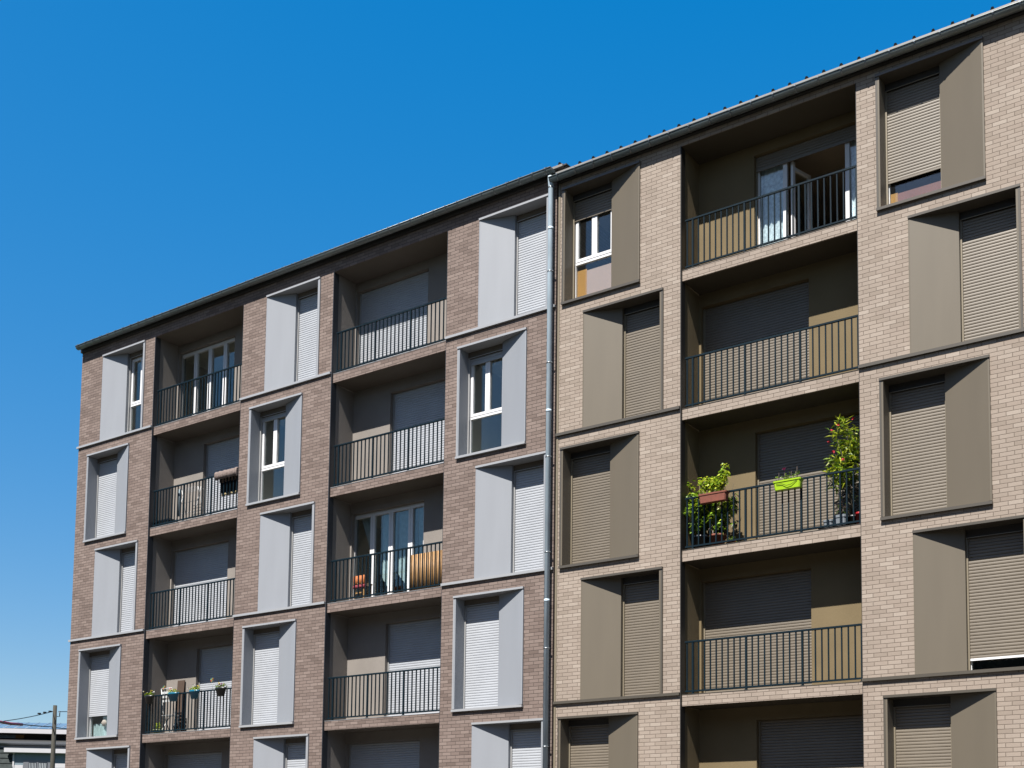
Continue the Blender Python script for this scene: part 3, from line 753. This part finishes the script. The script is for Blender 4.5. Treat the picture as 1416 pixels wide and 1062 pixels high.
leaves(f, blob(-0.08, -0.02, 0.385, 0.022, 0.02, 0.018, 26), 0.03, 0.022, [0], 0, 0.2); f.build("flower", "flower_pink", t)
# terracotta window box
t = hung("window_box", "terracotta", 19.755, 20.335, FZ-4.555, 0.17, "terracotta window box with bushy yellow green leaves hung on the balcony rail", "planter")
m = MB(); st = MB()
for i in range(15):
    x = -0.26+i*0.037; h_ = random.uniform(0.22, 0.42)*(1.15 if i > 9 else 0.85)
    tx = x+random.uniform(-.06, .08); st.tube([(x, 0, 0.13), (x+(tx-x)*.5, 0.01, 0.13+h_*.6), (tx, random.uniform(-.06, .06), 0.13+h_)], 0.004, 4)
    leaves(m, blob(tx, 0, 0.13+h_*0.85, 0.06, 0.06, 0.10, 34), 0.075, 0.045, [0, 1, 0, 1], 0.3, 0.1)
    leaves(m, blob(x, 0, 0.20+h_*0.3, 0.05, 0.06, 0.08, 10), 0.055, 0.032, [0, 2], 0.3, 0.1)
m.build("leaves", ["leaf_yellow", "leaf", "leaf_dark"], t); st.build("stems", "stem", t)
# big leafy plant on the floor, left corner
t = empty("potted_shrub", (19.58, 0.38, S3), "bushy yellow green plant in a dark pot in the left corner of the planted balcony", "plant")
pot("pot", "navy_plastic", 0, 0, 0, 0.15, 0.32, t)
m = MB(); st = MB()
for i in range(12):
    tx = random.uniform(-0.25, 0.30); ty = random.uniform(-0.24, 0.15); tz = random.uniform(0.75, 1.42)
    st.tube([(0.03*math.cos(i), 0.03*math.sin(i), 0.28), (tx*.5, ty*.5, 0.28+(tz-.28)*.5), (tx, ty, tz)], [0.007, 0.006, 0.004], 5)
    for k in range(5):
        q = random.uniform(0.25, 1); leaves(m, blob(tx*q, ty*q, 0.28+(tz-.28)*q, 0.11, 0.10, 0.10, 26), 0.10, 0.062, [0, 1, 1, 2] if q > .5 else [1, 2, 2], 0.35, 0.0)
m.build("leaves", ["leaf_yellow", "leaf", "leaf_dark"], t); st.build("stems", "stem", t)
t = empty("potted_shrub", (19.98, 0.30, S3), "tall staked climber in a terracotta floor pot beside the bushy corner plant", "plant")
pot("pot", "terracotta", 0, 0, 0, 0.155, 0.27, t)
m = MB(); st = MB(); st.tube([(0.05, 0.02, 0.2), (0.11, 0.03, 1.0), (0.145, 0.04, 1.60)], 0.006, 5)
for i in range(9):
    tx = random.uniform(-0.22, 0.36); ty = random.uniform(-0.2, 0.15); tz = random.uniform(0.6, 1.3)
    st.tube([(0, 0, 0.24), (tx*.55, ty*.5, 0.28+(tz-.28)*.5), (tx, ty, tz)], [0.007, 0.006, 0.004], 5)
    for k in range(5):
        q = random.uniform(0.25, 1); leaves(m, blob(tx*q, ty*q, 0.28+(tz-.28)*q, 0.10, 0.10, 0.10, 20), 0.095, 0.055, [0, 1, 1, 2] if q > .5 else [1, 2, 3], 0.4, -0.1)
leaves(m, blob(0.145, 0.0, 1.60, 0.06, 0.05, 0.07, 22), 0.07, 0.03, [0, 0, 1], 0.2, 0.3)
leaves(m, clumps(0.30, 0.42, -0.15, 0.05, 0.35, 1.0, 7, 10, 0.07), 0.075, 0.04, [2, 3, 3, 1], 0.6, -0.3)
m.build("leaves", ["leaf_yellow", "leaf", "leaf_dark", "leaf_dry"], t); st.build("stems", "stem", t)
t = empty("flower_pot", (20.28, 0.28, S3), "small brown pot with low plant right of the terracotta floor pot", "pot"); pot("pot", "terracotta", 0, 0, 0, 0.075, 0.10, t)
m = MB(); leaves(m, blob(0, 0, 0.15, 0.08, 0.07, 0.06, 50), 0.06, 0.03, [0, 1], 0.3, 0.2); m.build("leaves", ["leaf", "leaf_dark"], t)

# grey block: hanging pots on the second lowest visible left balcony
F4 = FL[3]+0.214
for (x0, x1, mt, la, fl, zt) in ((3.45, 3.79, "black_plastic", "black hanging flower pot with white flowers, nearest the left pier", ["flower_white", "leaf_yellow"], -7.165),
        (4.38, 4.80, "blue_plastic", "blue hanging flower pot in front of the white folding chair", ["flower_red", "leaf_yellow"], -7.155),
        (5.23, 5.60, "blue_plastic", "blue hanging flower pot with white flowers at the middle of the rail", ["flower_white", "leaf_yellow"], -7.145),
        (6.22, 6.60, "black_plastic", "black hanging flower pot at the right end of the rail", ["flower_pink", "leaf_yellow"], -7.145)):
    t = empty("hanging_pot", ((x0+x1)/2, -0.03, FZ+zt-0.22), la, "flower pot", "flower pots hung on the balcony rail")
    w_ = (x1-x0)/2
    m = MB(); m.rings([[(w_*s*math.cos(2*math.pi*k/20), 0.095*s*math.sin(2*math.pi*k/20), zz) for k in range(20)] for s, zz in ((0.62, 0.0), (0.88, 0.17), (0.97, 0.175), (1.0, 0.22), (0.9, 0.22), (0.85, 0.19))], 0, True, True)
    m.build("planter", mt, t)
    m = MB()
    for sx in (-0.5, 0.5): m.tube([(w_*sx, 0.08, 0.12), (w_*sx, 0.082, 0.235), (w_*sx, 0.155, 0.25), (w_*sx, 0.16, 0.18)], 0.004, 5)
    m.build("hook", "railing_metal", t)
    m = MB(); leaves(m, blob(0, 0, 0.25, w_*0.95, 0.08, 0.055, 90), 0.06, 0.03, [0, 0, 1, 2], 0.3, 0.3); m.build("leaves", ["leaf", "leaf_yellow", "leaf_dark"], t)
    m = MB()
    for k in range(9):
        c = Vector((random.uniform(-w_, w_), random.uniform(-.09, .03), random.uniform(0.26, 0.34)))
        leaves(m, blob(*c, 0.012, 0.012, 0.01, 7), 0.03, 0.026, [k % 2], 0, 0.2)
    m.build("flowers", [fl[0], "flower_yellow"], t)
def pinwheel(x, y, z, zb, la):
    t = empty("pinwheel", (x, y, zb), la, "pinwheel", "toy pinwheels among the hanging pots")
    m = MB(); m.tube([(0, 0, 0), (0, 0, z-zb)], 0.004, 6); m.build("stick", "white_paint", t)
    m = MB()
    for k in range(8):
        a0 = k*math.pi/4; a1 = a0+math.pi/4; c = (0, -0.012, z-zb)
        m.face([c, (0.07*math.cos(a0), -0.012, z-zb+0.07*math.sin(a0)), (0.05*math.cos(a1), -0.03, z-zb+0.05*math.sin(a1))], k % 4)
    m.build("vanes", ["flower_red", "flower_yellow", "blue_plastic", "leaf"], t)
pinwheel(6.08, -0.02, FZ-6.93, FZ-7.2, "toy pinwheel stuck near the right hand black hanging pot")
pinwheel(4.22, -0.02, FZ-7.0, FZ-7.25, "toy pinwheel stuck near the left hand blue hanging pot")
# white folding chair
t = empty("folding_chair", (3.98, 0.40, F4), "white folding metal chair on the balcony behind the blue pots", "chair")
m = MB()
for s in (-0.22, 0.22):
    m.tube([(s, 0.20, 0.0), (s, -0.08, 0.62), (s, -0.16, 1.22)], 0.013, 8); m.tube([(s*0.9, -0.18, 0.0), (s*0.9, 0.12, 0.5)], 0.013, 8)
m.tube([(-0.22, -0.16, 1.22), (0.22, -0.16, 1.22)], 0.013, 8); m.tube([(-0.2, -0.18, 0.02), (0.2, -0.18, 0.02)], 0.01, 6)
m.build("frame", "white_paint", t)
m = MB()
for k in range(5): m.box(-0.205, 0.205, -0.14+k*0.06, -0.10+k*0.06, 0.50, 0.515)
m.build("seat", "white_paint", t)
m = MB()
for k in range(3): m.box(-0.205, 0.205, -0.150, -0.135, 0.86+k*0.11, 0.92+k*0.11)
m.build("backrest", "white_paint", t)
m = MB(); m.prism_x([(0.64, 0.0), (0.66, 0.0), (0.76, 1.50), (0.74, 1.50)], 3.80, 4.08); o = m.build("wooden_plank", "dark_wood", None, (0, 0, F4)); tag(o, "dark brown wooden plank leaning against the wall behind the white folding chair", "plank")
t = empty("flower_pot", (3.68, 0.24, F4), "pale green flower pot on the floor below the black hanging pot", "pot"); pot("pot", "green_plastic", 0, 0, 0, 0.13, 0.13, t)
m = MB(); leaves(m, blob(0, 0, 0.22, 0.10, 0.08, 0.10, 60), 0.07, 0.03, [0, 1], 0.2, 0.5); m.build("leaves", ["leaf", "leaf_yellow"], t)

# blanket, dark coat and drying rack two floors up
F2 = FL[1]+0.214
m = MB(); rings = []
for i in range(22):
    x = 5.88+i*0.04; e = 0.010*math.sin(i*1.7)
    th = [(-0.03, -0.12+e), (-0.045, 0.0+e), (-0.035, 0.07), (0.0, 0.10+e*0.5), (0.06, 0.115), (0.13, 0.09+e), (0.16, 0.02), (0.165, -0.14+e), (0.14, -0.145), (0.135, 0.02), (0.10, 0.045), (0.05, 0.047), (0.02, 0.03), (0.01, -0.02), (-0.005, -0.11)]
    rings.append([(x, 0.02+y+random.gauss(0, .004), FZ-1.60+z+random.gauss(0, .005)) for y, z in th])
m.rings(rings, 0, True); o = m.build("fleece_blanket", "fleece"); tag(o, "fuzzy pinkish grey blanket draped over the right end of the balcony rail", "blanket")
t = empty("hanging_coat", (6.22, 0.24, FZ-1.66), "dark coat with an ochre hem hanging behind the rail under the fuzzy blanket", "coat")
def cloth(x0, x1, z0, z1, mt, nm, par, y=0.0):
    m = MB(); rr = []
    for i in range(18):
        x = x0+(x1-x0)*i/17; yy = y+0.02*math.sin(i*1.1); rr.append([(x, yy-0.012, z1), (x, yy-0.018+0.01*math.sin(i), (z0+z1)/2), (x, yy-0.012, z0), (x, yy+0.012, z0), (x, yy+0.016, (z0+z1)/2), (x, yy+0.012, z1)])
    m.rings(rr, 0, True); return m.build(nm, mt, par)
cloth(-0.33, 0.30, -0.34, 0.08, "black_cloth", "body", t); cloth(-0.32, 0.29, -0.42, -0.343, "ochre_cloth", "hem", t)
t = empty("drying_rack", (4.46, 0.42, F2), "white folding drying rack with pale towel behind the railing", "drying rack")
m = MB()
for s in (-0.36, 0.36):
    m.tube([(s, -0.22, 0), (s*0.9, 0.06, 1.02)], 0.010, 6); m.tube([(s, 0.24, 0), (s*0.9, -0.04, 1.0)], 0.010, 6)
for k in range(6): m.tube([(-0.33, -0.15+k*0.06, 0.98), (0.33, -0.15+k*0.06, 0.98)], 0.005, 5)
for zz in (0.3, 0.62): m.tube([(-0.35, -0.22+zz*0.275, zz), (0.35, -0.22+zz*0.275, zz)], 0.006, 5)
m.build("frame", "white_paint", t); cloth(-0.30, -0.24, 0.25, 0.98, "blue_cladding", "towel", t, -0.16)
t = empty("storage_crate", (3.56, 0.32, F2), "low black crate on the floor at the left end of the drying rack balcony", "crate")
trough("crate", "black_plastic", -0.27, 0.36, -0.15, 0.15, 0, 0.22, t)
m = MB(); m.box(-0.2, 0.28, -0.1, 0.1, 0.19, 0.24); m.build("lid", "navy_plastic", t)

# chair and bamboo screen on the curtained balcony
F3 = FL[2]+0.214
t = empty("wooden_stool", (10.76, 0.40, F3), "small wooden stool draped with orange and crimson cloth in front of the curtains", "stool")
m = MB()
for sx in (-0.17, 0.17):
    m.box(sx-0.016, sx+0.016, -0.16, -0.13, 0, 0.42)
    m.box(sx-0.016, sx+0.016, 0.12, 0.15, 0, 0.42)
m.box(-0.15, 0.15, 0.125, 0.145, 0.2, 0.23); m.box(-0.15, 0.15, -0.155, -0.135, 0.2, 0.23)
m.build("leg_frame", "chair_wood", t)
m = MB(); m.box(-0.20, 0.20, -0.17, 0.17, 0.42, 0.45); m.build("seat", "chair_wood", t)
cloth(-0.205, 0.205, 0.40, 0.62, "orange_cloth", "cover", t, -0.155); cloth(-0.215, 0.215, 0.32, 0.40, "crimson_cloth", "cover_hem", t, -0.16)
t.scale = (0.85, 0.85, 1)
m = MB()
x = 12.40
while x < 13.40:
    m.tube([(x, 0.165, F3+0.02), (x, 0.165, F3+0.865)], 0.0125, 6); x += 0.0245
for zz in (0.12, 0.45, 0.78): m.box(12.39, 13.41, 0.178, 0.186, F3+zz, F3+zz+0.02)
tag(m.build("bamboo_screen", "bamboo"), "orange bamboo privacy screen behind the right part of the balcony railing", "screen")

# ------------------------------------------------------------------ background: pole, cables, house
t = empty("utility_pole", (-15.39, 9.98, 0), "weathered wooden utility pole left of the grey brown block", "pole")
m = MB(); m.tube([(-0.03, 0, -0.3), (0, 0, 4), (0, 0, 7.72)], [0.13, 0.105, 0.08], 14); m.build("shaft", "pole_wood", t)
m = MB(); m.tube([(0.09, 0.05, 7.25), (0.17, 0.12, 7.25), (0.17, 0.12, 7.48)], 0.02, 6); m.build("insulator", "black_plastic", t)
def cable(name, pts, r, mt, label, sag=0.15):
    m = MB(); out = []
    for a_, b_ in zip(pts, pts[1:]):
        a_ = Vector(a_); b_ = Vector(b_)
        for i in range(8): s = i/8; out.append(a_.lerp(b_, s)-Vector((0, 0, sag*4*s*(1-s)*0.25)))
    out.append(Vector(pts[-1])); m.tube(out, r, 6, 0); return tag(m.build(name, mt), label, "cable")
o = cable("overhead_cable", [(-15.44, 9.91, 7.46), (-12.21, 5.69, 6.47), (-9.23, 2.9, 5.80), (-4, -4, 5.3)], 0.016, "cable", "thin twisted cable running down left from the top of the utility pole")
m = MB()
for s in (0.03, 0.09, 0.15):
    c = Vector((-15.44, 9.91, 7.46)).lerp(Vector((-12.21, 5.69, 6.47)), s*2); m.box(c.x-.05, c.x+.05, c.y-.05, c.y+.05, c.z-.01, c.z+.05)
m.build("clip", "cable", o)
cable("overhead_cable", [(-15.3, 10.1, 7.46), (-19.0, 13.54, 8.04), (-27, 24, 8.2)], 0.018, "cable", "thin cable leaving the utility pole to the right towards the brick corner", 0.0)
o = cable("overhead_cable", [(-13.56, 7.31, 6.56), (-15.39, 9.90, 6.80), (-17.63, 12.03, 7.04), (-20.27, 15.23, 7.40), (-28, 24, 8)], 0.022, "cable", "lower cable crossing the utility pole, sheathed red at its left end", 0.03)
m = MB(); m.tube([(-13.56, 7.31, 6.56), (-12.9, 6.4, 6.47), (-12.29, 5.57, 6.43), (-10.83, 4.12, 6.27), (-6, -1, 6.0)], 0.055, 10); m.build("red_sheath", "cable_red", o)

HR = R(42)
t = empty("house", (-32.56, 20.28, 0), "low house with white fascias, dark slate roof and pale blue cladding beyond the pole", "house")
t.rotation_euler = (0, 0, HR)
m = MB(); m.box(-9, 8, 0.0, 9, 0, 7.55); m.build("wall", "house_render", t)
m = MB(); m.face([(-9.2,-0.25,7.62),(8.2,-0.25,7.62),(8.2,2.2,8.25),(-9.2,2.2,8.25)]); m.face([(-9.2,2.2,8.2),(8.2,2.2,8.2),(8.2,-0.25,7.56),(-9.2,-0.25,7.56)])
m.build("lower_roof", "slate", t)
m = MB(); m.prism_x([(-0.40, 7.78), (-0.38, 7.66), (-0.30, 7.58), (-0.18, 7.58), (-0.10, 7.66), (-0.09, 7.78)], -9.3, 8.3); m.box(-9.2, 8.2, -0.09, 0.0, 7.42, 7.58)
m.build("gutter", "grey_gutter", t)
m = MB(); m.box(-9, 8, 1.8, 8.5, 7.56, 8.55); m.build("upper_wall", "fascia_dark", t)
m = MB(); m.box(-2.9, -1.50, 1.75, 1.798, 7.98, 8.32); m.build("window", "blue_cladding", t)
m = MB(); m.box(-1.48, -1.02, 1.70, 1.798, 7.6, 8.32); m.build("brick_panel", "orange_brick", t)
m = MB(); m.box(-9.3, 1.95, 0.95, 1.15, 8.36, 8.62); m.box(1.55, 8.0, 1.2, 1.4, 8.74, 8.92); m.build("upper_fascia", "white_fascia", t)
m = MB(); m.box(-9.3, 1.95, 1.15, 8.8, 8.40, 8.60); m.face([(-9.3,1.15,8.62),(8.2,1.15,8.70),(8.2,4.4,9.35),(-9.3,4.4,9.30)]); m.face([(8.2,8.8,8.6),(-9.3,8.8,8.6),(-9.3,4.4,9.30),(8.2,4.4,9.35)])
rf = m.build("upper_roof", "glazed_roof", t)
m = MB()
for k in range(26):
    x = -8.9+k*0.62; m.tube([(x, 1.2, 8.66), (x, 4.4, 9.36)], 0.012, 4)
m.build("glazing_bar", "white_fascia", rf)
m = MB()
for k in range(14):
    z0 = 7.40-k*0.30; y0 = -0.10-k*0.09; m.prism_x([(y0+0.05, z0-0.30), (y0-0.15, z0-0.30), (y0-0.15, z0-0.27), (y0-0.02, z0), (y0+0.05, z0)], -9.1, -0.98)
m.build("mansard_roof", "mansard_tile", t)
m = MB(); m.box(-1.40, 8.1, -0.75, -0.40, 7.12, 7.36); m.build("dormer_fascia", "white_fascia", t)
m = MB(); m.box(-0.92, 8, -0.42, -0.001, 4.0, 7.12); m.build("dormer_wall", "blue_cladding", t)
m = MB()
for k in range(9): m.box(-0.90, -0.42, -0.435, -0.421, 6.42-0.27*k-0.25, 6.42-0.27*k)
for k in range(9): m.box(1.30, 8, -0.435, -0.421, 6.55-0.27*k-0.25, 6.55-0.27*k)
m.box(-0.99, -0.90, -0.46, -0.421, 4, 7.11)
m.build("white_cladding", "white_fascia", t)
m = MB(); m.box(-0.40, 1.22, -0.45, -0.421, 5.2, 6.72, 0); wf = m.build("window", "grey_gutter", t)
m = MB(); m.box(-0.10, 0.32, -0.463, -0.451, 5.3, 6.60); m.box(0.42, 0.92, -0.463, -0.451, 5.3, 6.60); m.build("pane", "navy_plastic", wf)
m = MB()
for k in range(5): m.box(-0.06+k*0.08, -0.03+k*0.08, -0.470, -0.464, 5.3, 6.55); m.box(0.46+k*0.09, 0.50+k*0.09, -0.470, -0.464, 5.3, 6.55)
m.build("curtain", "pale_cloth", wf)
